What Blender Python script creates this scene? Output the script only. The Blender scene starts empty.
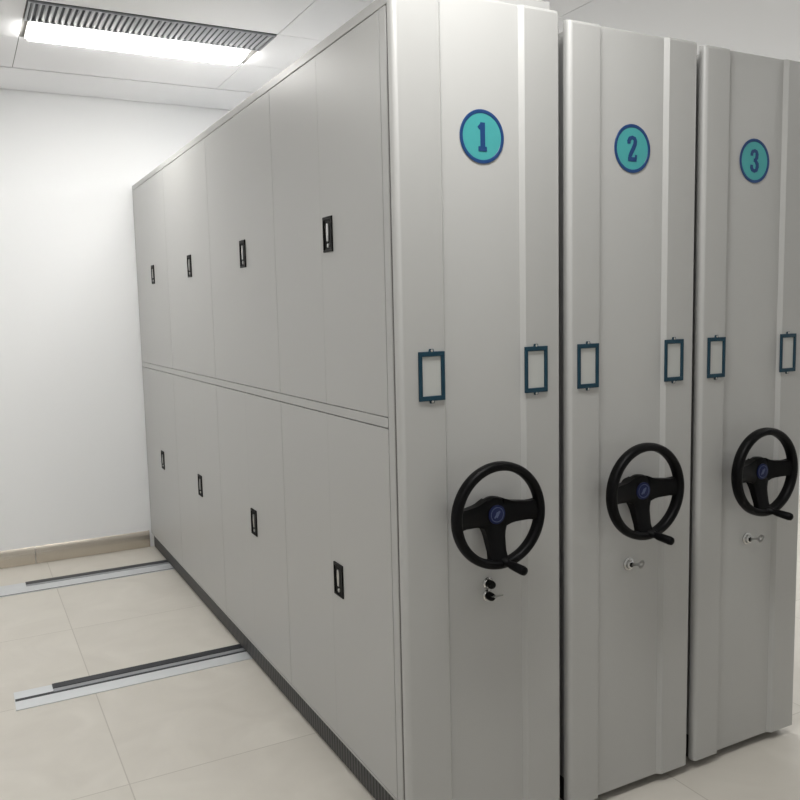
import bpy, bmesh, math, random
from mathutils import Matrix, Vector
random.seed(4)
S = bpy.context.scene
C = S.collection
PI = math.pi

# ------------------------------------------------------------------ materials
def mat(name, col, rough=.5, metal=0., noise=0., nscale=8., bump=0., bscale=200., emit=0., ecol=None, coat=0., spec=.5):
    m = bpy.data.materials.new(name); m.use_nodes = True
    nt = m.node_tree; b = nt.nodes['Principled BSDF']
    b.inputs['Base Color'].default_value = (*col, 1)
    b.inputs['Roughness'].default_value = rough
    b.inputs['Metallic'].default_value = metal
    b.inputs['Specular IOR Level'].default_value = spec
    b.inputs['Coat Weight'].default_value = coat
    tc = nt.nodes.new('ShaderNodeTexCoord')
    if noise:
        n = nt.nodes.new('ShaderNodeTexNoise'); n.inputs['Scale'].default_value = nscale; n.inputs['Detail'].default_value = 5
        nt.links.new(tc.outputs['Object'], n.inputs['Vector'])
        r = nt.nodes.new('ShaderNodeMix'); r.data_type = 'RGBA'
        r.inputs[6].default_value = (*[c*(1-noise) for c in col], 1)
        r.inputs[7].default_value = (*[min(1, c*(1+noise)) for c in col], 1)
        nt.links.new(n.outputs['Fac'], r.inputs[0]); nt.links.new(r.outputs[2], b.inputs['Base Color'])
    if bump:
        n2 = nt.nodes.new('ShaderNodeTexNoise'); n2.inputs['Scale'].default_value = bscale; n2.inputs['Detail'].default_value = 2
        nt.links.new(tc.outputs['Object'], n2.inputs['Vector'])
        bp = nt.nodes.new('ShaderNodeBump'); bp.inputs['Strength'].default_value = bump; bp.inputs['Distance'].default_value = .002
        nt.links.new(n2.outputs['Fac'], bp.inputs['Height']); nt.links.new(bp.outputs[0], b.inputs['Normal'])
    if emit:
        b.inputs['Emission Color'].default_value = (*(ecol or col), 1)
        b.inputs['Emission Strength'].default_value = emit
    return m

M = {}
M['paint'] = mat('warm_grey_powder_coat', (.46, .46, .448), .40, bump=.05, bscale=260, noise=.01, nscale=3)
M['paint_side'] = mat('grey_powder_coat_doors', (.44, .44, .43), .38, bump=.05, bscale=260, noise=.01, nscale=3)
M['dark_gap'] = mat('dark_cavity_steel', (.06, .058, .055), .8)
M['gap_shade'] = mat('rubber_gap_shade', (.075, .070, .064), .8)  # dark tone standing in for the shade in the gaps
M['black'] = mat('black_moulded_plastic', (.0022, .0022, .0026), .42, bump=.10, bscale=420, spec=.13)
M['black_gloss'] = mat('black_handle_plastic', (.0045, .0045, .0045), .45, spec=.1)
M['chrome'] = mat('chrome', (.55, .55, .54), .2, 1.)
M['satin'] = mat('satin_latch_metal', (.5, .5, .49), .28, .9)
M['blue_frame'] = mat('dark_teal_plastic', (.008, .042, .068), .4, spec=.3)
M['card'] = mat('blank_label_card', (.50, .51, .49), .35)
M['teal'] = mat('teal_sticker', (.062, .37, .375), .35, noise=.04, nscale=60)
M['navy'] = mat('navy_ink', (.008, .050, .175), .35)
M['logo_blue'] = mat('blue_emblem', (.010, .017, .075), .4, spec=.2)
M['logo_white'] = mat('pale_emblem_print', (.075, .10, .20), .4)
M['wall'] = mat('white_wall_paint', (.84, .85, .86), .75, bump=.03, bscale=150)
M['ceil'] = mat('white_ceiling_tile', (.89, .895, .915), .8, bump=.05, bscale=90)
M['ceil_plain'] = mat('white_ceiling_board', (.84, .85, .875), .8)
M['tbar'] = mat('ceiling_grid_shadow_joint', (.20, .195, .185), .8)
M['steel_bb'] = mat('brushed_steel_baseboard', (.60, .55, .48), .26, .95, noise=.05, nscale=14)
M['plinth'] = mat('dark_ribbed_plinth', (.045, .045, .045), .55)
M['alu'] = mat('aluminium_track', (.72, .74, .76), .45, .6, noise=.08, nscale=12)
M['rail_dark'] = mat('dark_steel_rail', (.035, .038, .045), .4, .5)
M['vent_mid'] = mat('grey_steel_shoulder', (.33, .34, .36), .4, .4)
M['white_trim'] = mat('white_enamel', (.8, .8, .78), .4)
M['vent_dark'] = mat('vent_cavity', (.045, .05, .058), .8)
M['vent'] = mat('grey_vent_slat', (.28, .295, .315), .5)
M['lamp'] = mat('lamp_diffuser', (.9, .9, .9), .5, emit=46, ecol=(1, .985, .95))

def ribs(m):
    nt = m.node_tree; b = nt.nodes['Principled BSDF']
    tc = nt.nodes.new('ShaderNodeTexCoord'); w = nt.nodes.new('ShaderNodeTexWave')
    w.bands_direction = 'Y'; w.inputs['Scale'].default_value = 14.
    nt.links.new(tc.outputs['Object'], w.inputs['Vector'])
    bp = nt.nodes.new('ShaderNodeBump'); bp.inputs['Strength'].default_value = .6; bp.inputs['Distance'].default_value = .004
    nt.links.new(w.outputs['Fac'], bp.inputs['Height']); nt.links.new(bp.outputs[0], b.inputs['Normal'])
ribs(M['plinth'])

def floor_mat():
    m = bpy.data.materials.new('beige_marbled_floor_tiles'); m.use_nodes = True
    nt = m.node_tree; L = nt.links; N = nt.nodes; b = N['Principled BSDF']
    geo = N.new('ShaderNodeTexCoord'); sep = N.new('ShaderNodeSeparateXYZ'); L.new(geo.outputs['Object'], sep.inputs[0])
    def math_(op, a, bb=None, c=None):
        n = N.new('ShaderNodeMath'); n.operation = op
        for i, v in enumerate((a, bb, c)):
            if v is None: continue
            if isinstance(v, (int, float)): n.inputs[i].default_value = v
            else: L.new(v, n.inputs[i])
        return n.outputs[0]
    def seam(o, off):
        d = math_('ADD', o, -off); d = math_('DIVIDE', d, .8); f = math_('FRACT', d)
        a = math_('MINIMUM', f, math_('SUBTRACT', 1., f))
        return math_('LESS_THAN', a, .0026), math_('FLOOR', d)
    sx, ix = seam(sep.outputs[0], -.665 - 8); sy, iy = seam(sep.outputs[1], 2.485 - 8)
    s = math_('MAXIMUM', sx, sy)
    wn = N.new('ShaderNodeTexWhiteNoise'); cmb = N.new('ShaderNodeCombineXYZ')
    L.new(ix, cmb.inputs[0]); L.new(iy, cmb.inputs[1]); L.new(cmb.outputs[0], wn.inputs['Vector'])
    vadd = N.new('ShaderNodeVectorMath'); vadd.operation = 'ADD'
    L.new(geo.outputs['Object'], vadd.inputs[0]); L.new(wn.outputs['Color'], vadd.inputs[1])
    n = N.new('ShaderNodeTexNoise'); n.inputs['Scale'].default_value = 3.5; n.inputs['Detail'].default_value = 8; n.inputs['Distortion'].default_value = 1.2
    L.new(vadd.outputs[0], n.inputs['Vector'])
    mix = N.new('ShaderNodeMix'); mix.data_type = 'RGBA'
    mix.inputs[6].default_value = (.53, .50, .445, 1); mix.inputs[7].default_value = (.68, .65, .59, 1)
    L.new(n.outputs['Fac'], mix.inputs[0])
    mg = N.new('ShaderNodeMix'); mg.data_type = 'RGBA'; mg.inputs[7].default_value = (.45, .42, .37, 1)
    L.new(s, mg.inputs[0]); L.new(mix.outputs[2], mg.inputs[6]); L.new(mg.outputs[2], b.inputs['Base Color'])
    b.inputs['Roughness'].default_value = .32
    return m
M['floor'] = floor_mat()

# ------------------------------------------------------------------ mesh helpers
def box(bm, x0, x1, y0, y1, z0, z1, mi=0, bev=0., seg=2):
    r = bmesh.ops.create_cube(bm, size=1.)
    vs = r['verts']
    bmesh.ops.scale(bm, vec=(x1-x0, y1-y0, z1-z0), verts=vs)
    bmesh.ops.translate(bm, vec=((x0+x1)/2, (y0+y1)/2, (z0+z1)/2), verts=vs)
    fs = set(f for v in vs for f in v.link_faces)
    for f in fs: f.material_index = mi
    if bev:
        es = list(set(e for v in vs for e in v.link_edges))
        rr = bmesh.ops.bevel(bm, geom=es, offset=bev, segments=seg, affect='EDGES', profile=.5)
        for f in rr['faces']: f.material_index = mi
def prism(bm, pts, axis, a0, a1, mi=0):
    """extrude a closed 2D outline along axis: 'x' pts=(y,z), 'y' pts=(x,z), 'z' pts=(x,y)"""
    def P(p, a): return {'x': (a, p[0], p[1]), 'y': (p[0], a, p[1]), 'z': (p[0], p[1], a)}[axis]
    A = [bm.verts.new(P(p, a0)) for p in pts]; B = [bm.verts.new(P(p, a1)) for p in pts]
    n = len(pts)
    fs = [bm.faces.new(A), bm.faces.new(B[::-1])]
    for i in range(n): fs.append(bm.faces.new((A[i], B[i], B[(i+1) % n], A[(i+1) % n])))
    for f in fs: f.material_index = mi
    bmesh.ops.recalc_face_normals(bm, faces=fs)
    return fs
def lathe(bm, prof, n=48, origin=(0, 0, 0), d=(0, -1, 0), mi=0):
    """prof: list (radius, height along d)"""
    d = Vector(d).normalized(); q = d.to_track_quat('Z', 'Y').to_matrix(); o = Vector(origin)
    rings = []
    for r, h in prof:
        if r < 1e-6: rings.append([bm.verts.new(o + q @ Vector((0, 0, h)))])
        else: rings.append([bm.verts.new(o + q @ Vector((r*math.cos(2*PI*i/n), r*math.sin(2*PI*i/n), h))) for i in range(n)])
    fs = []
    for a, b in zip(rings, rings[1:]):
        for i in range(n):
            j = (i+1) % n
            if len(a) == 1 and len(b) == 1: continue
            if len(a) == 1: fs.append(bm.faces.new((a[0], b[i], b[j])))
            elif len(b) == 1: fs.append(bm.faces.new((a[i], b[0], a[j])))
            else: fs.append(bm.faces.new((a[i], b[i], b[j], a[j])))
    for f in fs: f.material_index = mi
    bmesh.ops.recalc_face_normals(bm, faces=fs)
def torus_ring(bm, R, rr, rd, origin, n=96, m=20, mi=0, power=1.):
    """ring in the xz plane, radial half width rr, half depth rd along y"""
    g = []
    for i in range(n):
        a = 2*PI*i/n; row = []
        for j in range(m):
            t = 2*PI*j/m
            cr = math.copysign(abs(math.cos(t))**power, math.cos(t)); sr = math.copysign(abs(math.sin(t))**power, math.sin(t))
            r = R + rr*cr
            row.append(bm.verts.new((origin[0]+r*math.cos(a), origin[1]+rd*sr, origin[2]+r*math.sin(a))))
        g.append(row)
    fs = []
    for i in range(n):
        for j in range(m):
            fs.append(bm.faces.new((g[i][j], g[(i+1) % n][j], g[(i+1) % n][(j+1) % m], g[i][(j+1) % m])))
    for f in fs: f.material_index = mi
    bmesh.ops.recalc_face_normals(bm, faces=fs)
def stroke(bm, pts, w, y0, y1, ox=0, oz=0, closed=False, mi=0):
    """mitred flat stroke in the xz plane, extruded from y0 to y1"""
    P = [Vector((p[0]+ox, p[1]+oz)) for p in pts]; n = len(P)
    ws = w if isinstance(w, (list, tuple)) else [w]*n
    Lf, Rt = [], []
    for i in range(n):
        if closed: a, b = P[i-1], P[(i+1) % n]
        else: a, b = P[max(i-1, 0)], P[min(i+1, n-1)]
        d1 = (P[i]-a).normalized() if (P[i]-a).length else (b-P[i]).normalized()
        d2 = (b-P[i]).normalized() if (b-P[i]).length else d1
        t = (d1+d2).normalized(); nn = Vector((-t.y, t.x)); k = 1/max(.5, nn.dot(Vector((-d1.y, d1.x))))
        Lf.append(P[i]+nn*ws[i]/2*k); Rt.append(P[i]-nn*ws[i]/2*k)
    V = [[bm.verts.new((q.x, y, q.y)) for q in s] for s in (Lf, Rt) for y in (y0, y1)]
    l0, l1, r0, r1 = V; fs = []
    rng = range(n if closed else n-1)
    for i in rng:
        j = (i+1) % n
        for a, b in ((l0, r0), (r0, r1), (r1, l1), (l1, l0)):
            fs.append(bm.faces.new((a[i], a[j], b[j], b[i])))
    if not closed:
        fs.append(bm.faces.new((l0[0], r0[0], r1[0], l1[0]))); fs.append(bm.faces.new((l0[-1], r0[-1], r1[-1], l1[-1])))
    for f in fs: f.material_index = mi
    bmesh.ops.recalc_face_normals(bm, faces=fs)

def link(name, bm, mats, parent=None, smooth=False, loc=None, ang=38):
    me = bpy.data.meshes.new(name); bm.to_mesh(me); bm.free()
    for m in (mats if isinstance(mats, (list, tuple)) else [mats]): me.materials.append(M[m])
    if smooth:
        for p in me.polygons: p.use_smooth = True
        me.set_sharp_from_angle(angle=math.radians(ang))
    o = bpy.data.objects.new(name, me); C.objects.link(o)
    if parent: o.parent = parent
    if loc: o.location = loc
    return o
def thing(name, label, cat, loc=(0, 0, 0), group=None):
    o = bpy.data.objects.new(name, None); C.objects.link(o); o.location = loc
    o.empty_display_size = .1
    o['label'] = label; o['category'] = cat
    if group: o['group'] = group
    return o
def tag(o, label, cat, group=None):
    o['label'] = label; o['category'] = cat
    if group: o['group'] = group
    return o
def struct(name, bm, mats, **k):
    o = link(name, bm, mats, **k); o['kind'] = 'structure'; return o
def copy_under(src, parent, loc=None):
    c = src.copy(); C.objects.link(c); c.parent = parent
    if loc is not None: c.location = loc
    for ch in list(src.children):
        d = ch.copy(); C.objects.link(d); d.parent = c
    return c

# ------------------------------------------------------------------ room
X0, X1, Y0, Y1, ZC = -3.9, 4.9, -3.4, 3.82, 2.96
bm = bmesh.new(); box(bm, X0-.1, X1+.1, Y0-.1, Y1+.1, -.1, 0); struct('floor', bm, 'floor')
bm = bmesh.new(); box(bm, X0-.1, X1+.1, Y1, Y1+.1, 0, ZC+.05); struct('wall_back', bm, 'wall')
bm = bmesh.new(); box(bm, X0-.1, X1+.1, Y0-.1, Y0, 0, ZC+.05); struct('wall_front', bm, 'wall')
bm = bmesh.new(); box(bm, X0-.1, X0, Y0, Y1, 0, ZC+.05); struct('wall_left', bm, 'wall')
bm = bmesh.new(); box(bm, X1, X1+.1, Y0, Y1, 0, ZC+.05); struct('wall_right', bm, 'wall')
# ceiling: joint board above, tiles hang below it with narrow gaps; plain board on the right part
FX0, FX1, FY0, FY1 = -.70, .45, 2.20, 2.76       # the lamp and vent bay
bm = bmesh.new()
box(bm, X0-.1, X1+.1, Y0-.1, Y1+.1, ZC+.006, ZC+.1, mi=1)
g = .0022
xs = [X0, -2.98, -1.84, -.70, .45, 1.60]
ys = [Y1, 3.32, 2.76, 2.20]
while ys[-1] > Y0: ys.append(max(Y0, ys[-1]-.58))
LX0, LX1, LY0, LY1 = -.70, .45, ys[8], ys[7]      # bay of the lamp before the wheels
bays = []
for i in range(len(xs)-1):
    for j in range(1, len(ys)-1):
        a, b, c, d = xs[i], xs[i+1], ys[j+1], ys[j]
        if abs(a-FX0) < .01 and abs(c-FY0) < .01: continue
        g1 = .009 if abs(c-3.32) < .01 else g
        g2 = .009 if abs(d-3.32) < .01 else g
        box(bm, a+g, b-g, c+g1, d-g2, ZC, ZC+.0065, mi=0)
box(bm, X0, 1.60-g, 3.32+.009, Y1-.010, ZC, ZC+.0065, mi=0)
box(bm, 1.60+g, X1+.1, Y0, Y1, ZC, ZC+.0065, mi=2)
struct('ceiling', bm, ['ceil', 'tbar', 'ceil_plain'])
# stainless baseboard on the back wall, in two lengths
bm = bmesh.new()
for a, b in ((-.7295, -.012), (X0, -.7335)):
    prism(bm, [(Y1-.001, 0)] + [(Y1-a_, b_) for a_, b_ in ((.012, .002), (.0135, .03), (.014, .055), (.0130, .072), (.0110, .086), (.0080, .098), (.0045, .108), (.002, .113))] + [(Y1-.001, .114)], 'x', a, b)
struct('baseboard_back', bm, 'steel_bb')

# ------------------------------------------------------------------ lamps and vent
# unseen lamps: first read off the panel falloff, rest added to brighten the room
UNSEEN_LAMPS = [(-.68, .43, -.62, -.32, 38), (-2.96, -1.86, 2.45, 2.75, 28), (-2.96, -1.86, -.62, -.32, 18), (1.9, 3.05, 2.45, 2.75, 90), (2.7, 3.85, -.62, -.32, 16)]
def lamp(name_, label, x0, x1, y0, y1):
    t = thing('ceiling_light', label, 'light', ((x0+x1)/2, (y0+y1)/2, ZC), 'recessed ceiling lights')
    w, h = (x1-x0)/2, (y1-y0)/2
    bm = bmesh.new(); f = .014
    box(bm, -w, w, -h, -h+f, -.006, .004); box(bm, -w, w, h-f, h, -.006, .004)
    box(bm, -w, -w+f, -h+f, h-f, -.006, .004); box(bm, w-f, w, -h+f, h-f, -.006, .004)
    link('frame', bm, 'white_trim', t)
    bm = bmesh.new(); q = h-f
    prism(bm, [(-q, .003), (-q, -.004)] + [(-q*math.cos(PI*k/12), -.004-.024*math.sin(PI*k/12)**.6) for k in range(1, 12)] + [(q, -.004), (q, .003)], 'x', -w+f, w-f)
    link('diffuser', bm, 'lamp', t, smooth=True)
    return t
lamp('a', 'long white glowing ceiling lamp beside the slatted vent at upper left', FX0+.022, FX1-.045, 2.475, FY1-.006)
def area(x0, x1, y0, y1, power):
    l = bpy.data.lights.new('unseen_lamp', 'AREA'); l.shape = 'RECTANGLE'; l.size = x1-x0; l.size_y = y1-y0
    l.energy = power; l.color = (1, .99, .97)
    o = bpy.data.objects.new('unseen_lamp', l); C.objects.link(o); o.location = ((x0+x1)/2, (y0+y1)/2, ZC-.004)
for a in UNSEEN_LAMPS: area(*a)
vent = thing('ceiling_vent', 'grey slatted air vent in the ceiling along the lamp, above the cabinet doors', 'vent', ((FX0+FX1)/2, 2.338, ZC))
w, h = (FX1-FX0)/2-.004, .131
bm = bmesh.new(); box(bm, -w, w, -h, h, .000, .004); link('backing', bm, 'vent_dark', vent)
bm = bmesh.new(); f = .010
box(bm, -w, w, -h, -h+f, -.008, 0); box(bm, -w, w, h-f, h, -.008, 0)
box(bm, -w, -w+f, -h+f, h-f, -.008, 0); box(bm, w-f, w, -h+f, h-f, -.008, 0)
link('frame', bm, 'vent', vent)
bm = bmesh.new(); n = 40
for i in range(n):
    x = -w+f+(2*w-2*f)*(i+.5)/n
    prism(bm, [(x-.008, -.001), (x-.001, -.008), (x+.006, -.008), (x-.003, -.001)], 'y', -h+f, h-f)
link('slats', bm, 'vent', vent)

# ------------------------------------------------------------------ floor tracks
def track(y0, y1, e0, e1, label):
    t = thing('floor_track', label, 'track', (0, y0, 0), 'floor tracks of the mobile shelving')
    d = y1-y0; xa, xb = -.97, 1.62
    bm = bmesh.new(); box(bm, xa, xb, 0, d, 0, .004); link('base_plate', bm, 'alu', t)
    bm = bmesh.new()
    box(bm, xa+.15, xb-.002, d-.050, d-.002, .004, .0085); link('rail', bm, 'rail_dark', t)
    bm = bmesh.new(); box(bm, xa+.15, xb-.002, d-.082, d-.050, .004, .0062); link('rail_shoulder', bm, 'vent_mid', t)
    bm = bmesh.new()
    box(bm, xa+.002, xb-.002, e0, e1, .004, .0055); link('edge_strip', bm, 'rail_dark', t)
track(3.215, 3.42, .004, .009, 'aluminium floor track with dark rail beside the far wall')
track(1.66, 1.84, .085, .105, 'aluminium floor track with dark rail at mid length of the cabinet')

# ------------------------------------------------------------------ mobile shelving units
PW, ZP = .518, 2.366
PX = [-.063, .495, 1.031]
PE = [.465, 1.001, 1.540]          # right edges
FL = [(.072, .329), (.608, .867), (1.139, 1.4055)]   # recessed centre, from - to
YD, WB, ZT = .197, .9015, 2.417
def panel_mesh(PW, f0, f1, ZP):
    """folded steel end panel: rounded outer edges, wide recessed centre between two bevels; local x from 0"""
    r, dep = .015, .012
    out = []
    for k in range(7):
        a = PI/2*k/6; out.append((r-r*math.cos(a), r-r*math.sin(a)))
    out += [(f0, 0), (f0+.011, dep), (f1, dep), (f1+.0125, 0)]
    for k in range(7):
        a = PI/2*k/6; out.append((PW-r+r*math.sin(a), r-r*math.cos(a)))
    out += [(PW, .026), (0, .026)]
    bm = bmesh.new()
    # body plus a small softened top edge
    z0, z1 = .03, ZP
    def ring(z, yo): return [bm.verts.new((x, y + (yo if y < .0255 else 0) * (1 - y/.026), z)) for x, y in out]
    rs = [ring(z0, 0), ring(z1-.010, 0), ring(z1-.003, .003), ring(z1, .009)]
    n = len(out)
    for a, b in zip(rs, rs[1:]):
        for i in range(n): bm.faces.new((a[i], a[(i+1) % n], b[(i+1) % n], b[i]))
    bm.faces.new(rs[0][::-1]); bm.faces.new(rs[-1])
    bmesh.ops.recalc_face_normals(bm, faces=bm.faces[:])
    return bm

DIG = {
 '1': [([(-.0095, .0205), (-.004, .026), (.001, .034)], [.008, .009, .006]), ([(.0015, .036), (.0015, -.030)], .0115), ([(-.0105, -.0315), (.0125, -.0315)], .0095)],
 '2': [([(-.012, .013), (-.0125, .021), (-.009, .0285), (-.001, .0315), (.007, .0285), (.0095, .021), (.008, .012), (.003, .001), (-.004, -.012), (-.0095, -.025)], [.008, .0095, .0085, .008, .0085, .010, .0105, .0105, .010, .009]),
       ([(-.0145, -.0305), (.0135, -.0305)], .0095), ([(.0105, -.030), (.0125, -.0175)], .006)],
 '3': [([(-.012, .015), (-.012, .022), (-.0085, .029), (-.0005, .0315), (.007, .0285), (.0095, .021), (.0085, .010), (.003, .0035), (-.003, .002)], [.008, .009, .0085, .008, .0085, .010, .010, .008, .007]),
       ([(-.003, .002), (.005, -.001), (.0105, -.009), (.011, -.019), (.0075, -.0285), (-.0005, -.032), (-.0085, -.029), (-.0125, -.021), (-.012, -.013)], [.007, .008, .010, .010, .009, .008, .0085, .0095, .008])],
}
def badge(parent, ch, x, z):
    bm = bmesh.new(); lathe(bm, [(0, 0), (.068, 0), (.068, .0012), (.0, .0012)], 72); b = link('number_disc', bm, 'teal', parent, loc=(x, .0117, z))
    bm = bmesh.new(); torus_ring(bm, .0660, .0050, .0010, (0, -.0014, 0), 96, 8, power=.5); link('rim', bm, 'navy', b)
    bm = bmesh.new()
    for k, (pts, wd) in enumerate(DIG[ch]):
        wd = [v*1.32 for v in wd] if isinstance(wd, list) else wd*1.3
        stroke(bm, [(p[0]*1.16, p[1]*1.02) for p in pts], wd, -.0021-.00012*k, -.0010)
    link('number', bm, 'navy', b)

def label_holder(parent, x, z):
    bm = bmesh.new(); w, h, t = .040, .0655, .0113
    for a in ((-w, w, h-t*1.15, h), (-w, w, -h, -h+t*1.15), (-w, -w+t, -h+t, h-t), (w-t, w, -h+t, h-t)):
        box(bm, a[0], a[1], -.0055, 0, a[2], a[3], bev=.0012, seg=1)
    for s in (1, -1):
        prism(bm, [(-.008, s*(h-.001)), (.008, s*(h-.001)), (.006, s*(h+.007)), (-.006, s*(h+.007))], 'y', -.003, 0)
    o = link('label_holder', bm, 'blue_frame', parent, loc=(x, 0, z))
    bm = bmesh.new(); box(bm, -w+t, w-t, -.0012, 0, -h+t, h-t); link('label_card', bm, 'card', o)
    for s in (1, -1):
        bm = bmesh.new(); lathe(bm, [(0, 0), (.0042, 0), (.0038, .0022), (.0018, .0034), (0, .0036)], 16, (0, -.003, s*(h+.0025)))
        link('screw', bm, 'chrome', o, smooth=True)
    return o

def wheel_parts():
    """handwheel in its own frame: y=0 is the recessed panel face, axis along -y"""
    res = {}
    YR = -.080
    bm = bmesh.new(); torus_ring(bm, .1360, .0125, .0180, (0, YR, 0), 112, 20, power=.75); res['rim'] = (bm, 'black', True)
    bm = bmesh.new()
    # hub drum flaring to the panel
    lathe(bm, [(0, 0), (.030, 0), (.030, .010), (.034, .022), (.046, .036), (.048, .052), (.045, .062), (.034, .0675), (0, .0675)], 48)
    res['hub'] = (bm, 'black', True)
    def spoke(ang):
        bm = bmesh.new(); rows = []
        for k in range(9):
            t = k/8; r = .026 + t*.103
            hw = .0315 - .0075*t + (.007*max(0, (t-.8)/.2)) + .010*max(0, (.3-t)/.3)
            yf = -.0665 - .0205*(t**1.4); yb = yf + .034 - .012*t
            pr = [(hw, yf+.004), (hw-.005, yf), (hw*.35, yf-.0015), (-hw*.35, yf-.0015), (-hw+.005, yf), (-hw, yf+.004), (-hw, yb), (hw, yb)]
            ca, sa = math.cos(ang), math.sin(ang)
            rows.append([bm.verts.new((ca*r-sa*q, y, sa*r+ca*q)) for q, y in pr])
        for a, b in zip(rows, rows[1:]):
            for i in range(8): bm.faces.new((a[i], a[(i+1) % 8], b[(i+1) % 8], b[i]))
        bm.faces.new(rows[0]); bm.faces.new(rows[-1][::-1]); bmesh.ops.recalc_face_normals(bm, faces=bm.faces[:])
        return bm
    res['spokes'] = [(spoke(a), 'black', True) for a in (0., PI, -PI/2)]
    bm = bmesh.new(); lathe(bm, [(0, .067), (.0265, .067), (.0265, .0705), (.0245, .0715), (0, .0715)], 40); res['emblem_disc'] = (bm, 'logo_blue', True)
    bm = bmesh.new()
    torus_ring(bm, .0200, .0009, .0006, (0, -.0718, 0), 48, 6)
    stroke(bm, [(-.009, -.009), (-.002, -.002), (-.0005, .004), (.009, .009)], [.004, .006, .005, .003], -.0726, -.0714)
    stroke(bm, [(.009, .0075), (.003, -.001), (-.001, -.009)], [.002, .004, .002], -.0724, -.0714)
    res['emblem'] = (bm, 'logo_white', False)
    bm = bmesh.new()
    lathe(bm, [(0, 0), (.012, 0), (.012, .018), (.0095, .022), (.0098, .028), (.0115, .036), (.0125, .058), (.0130, .078), (.0115, .086), (.006, .090), (0, .091)], 28, (.010, YR-.002, -.1290), (.13, -1, -.10))
    res['crank_knob'] = (bm, 'black', True)
    return res
wheel_meshes = {}
def handwheel(parent, x, z):
    w = wheel_parts()
    hub = link('handwheel', w['hub'][0], 'black', parent, smooth=True, loc=(x, .012, z))
    link('rim', w['rim'][0], 'black', hub, smooth=True)
    for s in w['spokes']: link('spoke', s[0], 'black', hub, smooth=True)
    link('hub_cap', w['emblem_disc'][0], 'logo_blue', hub, smooth=True)['label'] = 'round blue hub cap'
    link('emblem', w['emblem'][0], 'logo_white', hub)
    link('crank_knob', w['crank_knob'][0], 'black', hub, smooth=True)
    return hub
def lock(parent, x, z, kind):
    bm = bmesh.new()
    if kind == 'chrome':
        lathe(bm, [(0, 0), (.0205, 0), (.0205, .003), (.0145, .0055), (.0135, .013), (.0105, .015), (.0, .015)], 32)
        o = link('lock', bm, 'chrome', parent, smooth=True, loc=(x, .012, z))
        bm = bmesh.new(); lathe(bm, [(0, .0152), (.0078, .0152), (.0078, .0158), (0, .0158)], 20); link('keyway', bm, 'black_gloss', o)
    else:
        lathe(bm, [(0, 0), (.017, 0), (.017, .002), (.0135, .004), (.0125, .006), (0, .006)], 32)
        o = link('lock', bm, 'chrome', parent, smooth=True, loc=(x, .012, z))
        bm = bmesh.new(); lathe(bm, [(0, .006), (.0115, .006), (.012, .020), (.010, .026), (0, .027)], 28); link('lock_cap', bm, 'black_gloss', o, smooth=True)
    return o
def key(o, mt, tilt):
    bm = bmesh.new()
    box(bm, -.0013, .0013, -.052, -.015, -.0042, .0042)
    torus_ring(bm, .0095, .0042, .0016, (0, 0, 0), 28, 8)
    # the bow lies in the yz plane
    vs = [v for v in bm.verts if v.co.y > -.01]
    bmesh.ops.rotate(bm, verts=vs, cent=(0, 0, 0), matrix=Matrix.Rotation(PI/2, 3, 'Z'))
    bmesh.ops.translate(bm, verts=vs, vec=(0, -.060, 0))
    bmesh.ops.rotate(bm, verts=bm.verts[:], cent=(0, -.015, 0), matrix=Matrix.Rotation(tilt, 3, 'Y'))
    bmesh.ops.rotate(bm, verts=bm.verts[:], cent=(0, -.015, 0), matrix=Matrix.Rotation(-.30, 3, 'X'))
    link('key', bm, mt, o)

labels = ['pale grey mobile shelving unit marked 1 with long side of locker doors',
          'pale grey mobile shelving unit marked 2 between units 1 and 3',
          'pale grey mobile shelving unit marked 3 at the right edge']
def door(parent, y0, y1, z0, z1, hz, hinge_far, ang, handle):
    """leaf in the plane x=0; hinge edge at its object origin"""
    hy = y1 if hinge_far else y0
    bm = bmesh.new(); box(bm, 0, .018, y0-hy, y1-hy, z0, z1, bev=.0011, seg=2)
    o = link('door', bm, 'paint_side', parent, loc=(-px, hy, 0))
    o.rotation_euler.z = ang
    if handle:
        hy0, hy1 = .030, .096      # measured from the centre seam, on the near leaf
        cy = y1-hy-.060; hw, hh = .036, .056
        bm = bmesh.new(); t = .007
        for a in ((cy-hw, cy+hw, hz+hh-t*1.6, hz+hh), (cy-hw, cy+hw, hz-hh, hz-hh+t), (cy-hw, cy-hw+t, hz-hh+t, hz+hh-t), (cy+hw-t, cy+hw, hz-hh+t, hz+hh-t)):
            box(bm, -.005, .001, a[0], a[1], a[2], a[3], bev=.001, seg=1)
        box(bm, -.0012, .001, cy-hw+t, cy+hw-t, hz-hh+t, hz+hh-t)
        link('handle_plate', bm, 'black_gloss', o)
        bm = bmesh.new()
        prism(bm, [(cy-.006, hz-.022), (cy+.006, hz-.022), (cy+.010, hz+.010), (cy+.006, hz+.034), (cy-.006, hz+.034), (cy-.009, hz+.010)], 'x', -.0045, -.001)
        lathe(bm, [(0, 0), (.007, 0), (.0065, .003), (0, .0035)], 20, (-.001, cy, hz-.036), (-1, 0, 0))
        link('latch', bm, 'satin', o)
    return o

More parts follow.
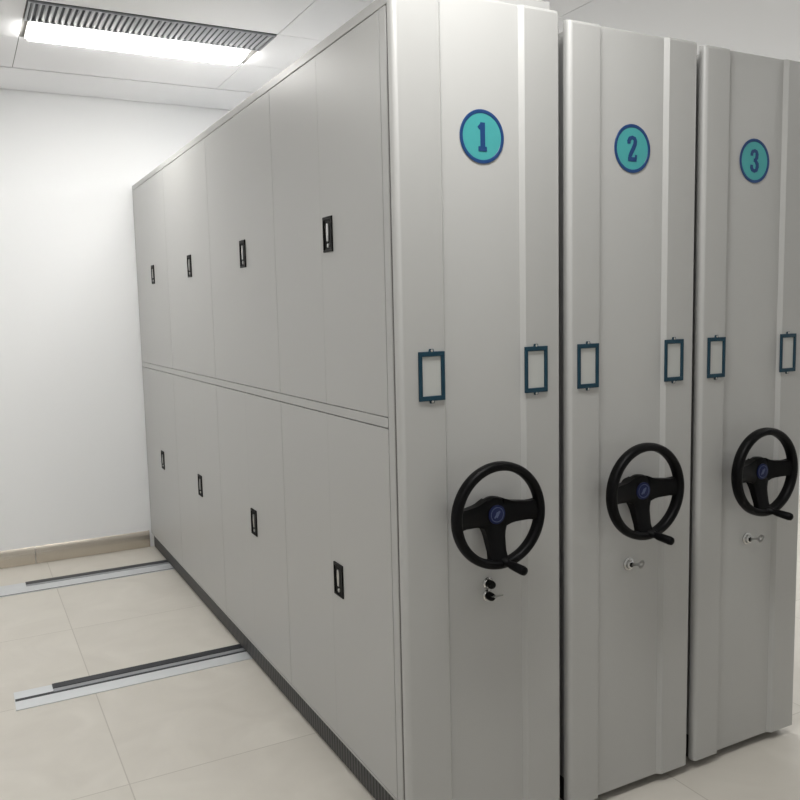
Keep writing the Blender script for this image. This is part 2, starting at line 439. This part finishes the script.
for u in range(3):
    px = PX[u]; PW = PE[u]-px
    root = thing('mobile_shelving_unit', labels[u], 'shelving', (px, 0, 0), 'mobile shelving units in a row')
    link('end_panel', panel_mesh(PW, FL[u][0]-px, FL[u][1]-px, ZP+[.022, .006, .003][u]), 'paint', root, smooth=True, ang=22)
    badge(root, '123'[u], [.208, .743, 1.274][u]-px, [2.031, 2.036, 2.033][u])
    for lx in [(.0315, .374), (.564, .910), (1.0985, 1.4465)][u]: label_holder(root, lx-px, 1.3975)
    handwheel(root, [.197, .733, 1.264][u]-px, 1.012)
    if u == 0:
        lo = lock(root, .2110-px, .797, 'black'); lo['label'] = 'upper of two black capped locks'
        l2 = lock(root, .2095-px, .762, 'black'); l2['label'] = 'lower of two black capped locks'
        key(l2, 'satin', 1.45)
    else:
        lo = lock(root, [0, .740, 1.2785][u]-px, .765, 'chrome'); key(lo, 'satin', .5)
    # carcass
    bm = bmesh.new()
    if u == 0:
        ox = -px
        box(bm, ox+.022, ox+.452, .030, 3.805, .105, 2.386, mi=0)
        box(bm, ox, ox+.452, .030, 3.805, 2.3875, ZT, mi=0, bev=.0015, seg=1)      # top board
        box(bm, ox, ox+.021, .158, YD-.0015, .1065, 2.386, mi=0, bev=.0015, seg=1)   # near side post
        box(bm, ox, ox+.021, YD+4*WB+.0015-.012, 3.805, .1065, 2.386, mi=0)
        box(bm, ox, ox+.021, YD+.001, YD+4*WB-.013, 1.2375, 1.267, mi=0, bev=.001, seg=1)   # middle rail
        box(bm, ox, ox+.452, .030, 3.805, .098, .1055, mi=0)
        link('carcass', bm, 'paint_side', root)
        bm = bmesh.new(); box(bm, ox+.012, ox+.452, .040, 3.785, .009, .098); link('plinth', bm, 'plinth', root)
        bm = bmesh.new(); box(bm, ox+.004, ox+.014, 3.787, 3.805, .006, .098); link('end_foot', bm, 'white_trim', root)
        for b in range(4):
            ya = YD + b*WB; ym = ya+WB/2; yb = ya+WB - (.012 if b == 3 else 0)
            for lv, (za, zb, hz) in enumerate(((.108, 1.2345, .680), (1.2695, 2.3845, 1.820))):
                door(root, ya+.0012, ym-.0002, za, zb, hz, False, 0., True)
                a = {0: 0., 1: .0035, 2: .002, 3: .001}[b] if lv else .0005
                door(root, ym+.0002, yb-.0012, za, zb, hz, True, a, False)
    else:
        box(bm, .022, PW-.022, .030, 3.805, .098, 2.354, mi=0)
        link('carcass', bm, 'paint_side', root)
        bm = bmesh.new(); box(bm, .034, PW-.034, .040, 3.785, .009, .098); link('plinth', bm, 'plinth', root)
    bm = bmesh.new()
    if u == 0: box(bm, -px+.003, -px+.021, .034, .157, .1065, 2.386)  # dark strip put in as the shade between post and end panel
    box(bm, PW-.016, PW+(.020 if u < 2 else -.002), .034, .062, .04, ZP-.006)  # seal strip, coloured to give the shade of the gap between units
    link('seal_shade_strip', bm, 'gap_shade', root)

# ------------------------------------------------------------------ camera
def cam_axes(yaw, pitch, roll):
    cy, sy, cp, sp = math.cos(yaw), math.sin(yaw), math.cos(pitch), math.sin(pitch)
    F = Vector((sy*cp, cy*cp, sp)); R = Vector((cy, -sy, 0)); U = R.cross(F)
    cr, sr = math.cos(roll), math.sin(roll)
    return R*cr+U*sr, -R*sr+U*cr, F
R, U, F = cam_axes(.4853, -.1083, -.0227)
cd = bpy.data.cameras.new('camera'); co = bpy.data.objects.new('camera', cd); C.objects.link(co)
mw = Matrix((R, U, -F)).transposed().to_4x4(); mw.translation = Vector((-1.0684, -1.9042, 1.5749)); co.matrix_world = mw
cd.sensor_width = 36; cd.lens = 36*830.7/800; cd.clip_start = .05
S.camera = co

# ------------------------------------------------------------------ world and view
w = bpy.data.worlds.new('world'); S.world = w; w.use_nodes = True
w.node_tree.nodes['Background'].inputs[0].default_value = (.9, .95, 1, 1)
w.node_tree.nodes['Background'].inputs[1].default_value = .05
S.view_settings.view_transform = 'Standard'; S.view_settings.look = 'None'
S.view_settings.gamma = 1; S.view_settings.exposure = -0.5
S.cycles.max_bounces = 10; S.cycles.diffuse_bounces = 6
S.cycles.use_denoising = True
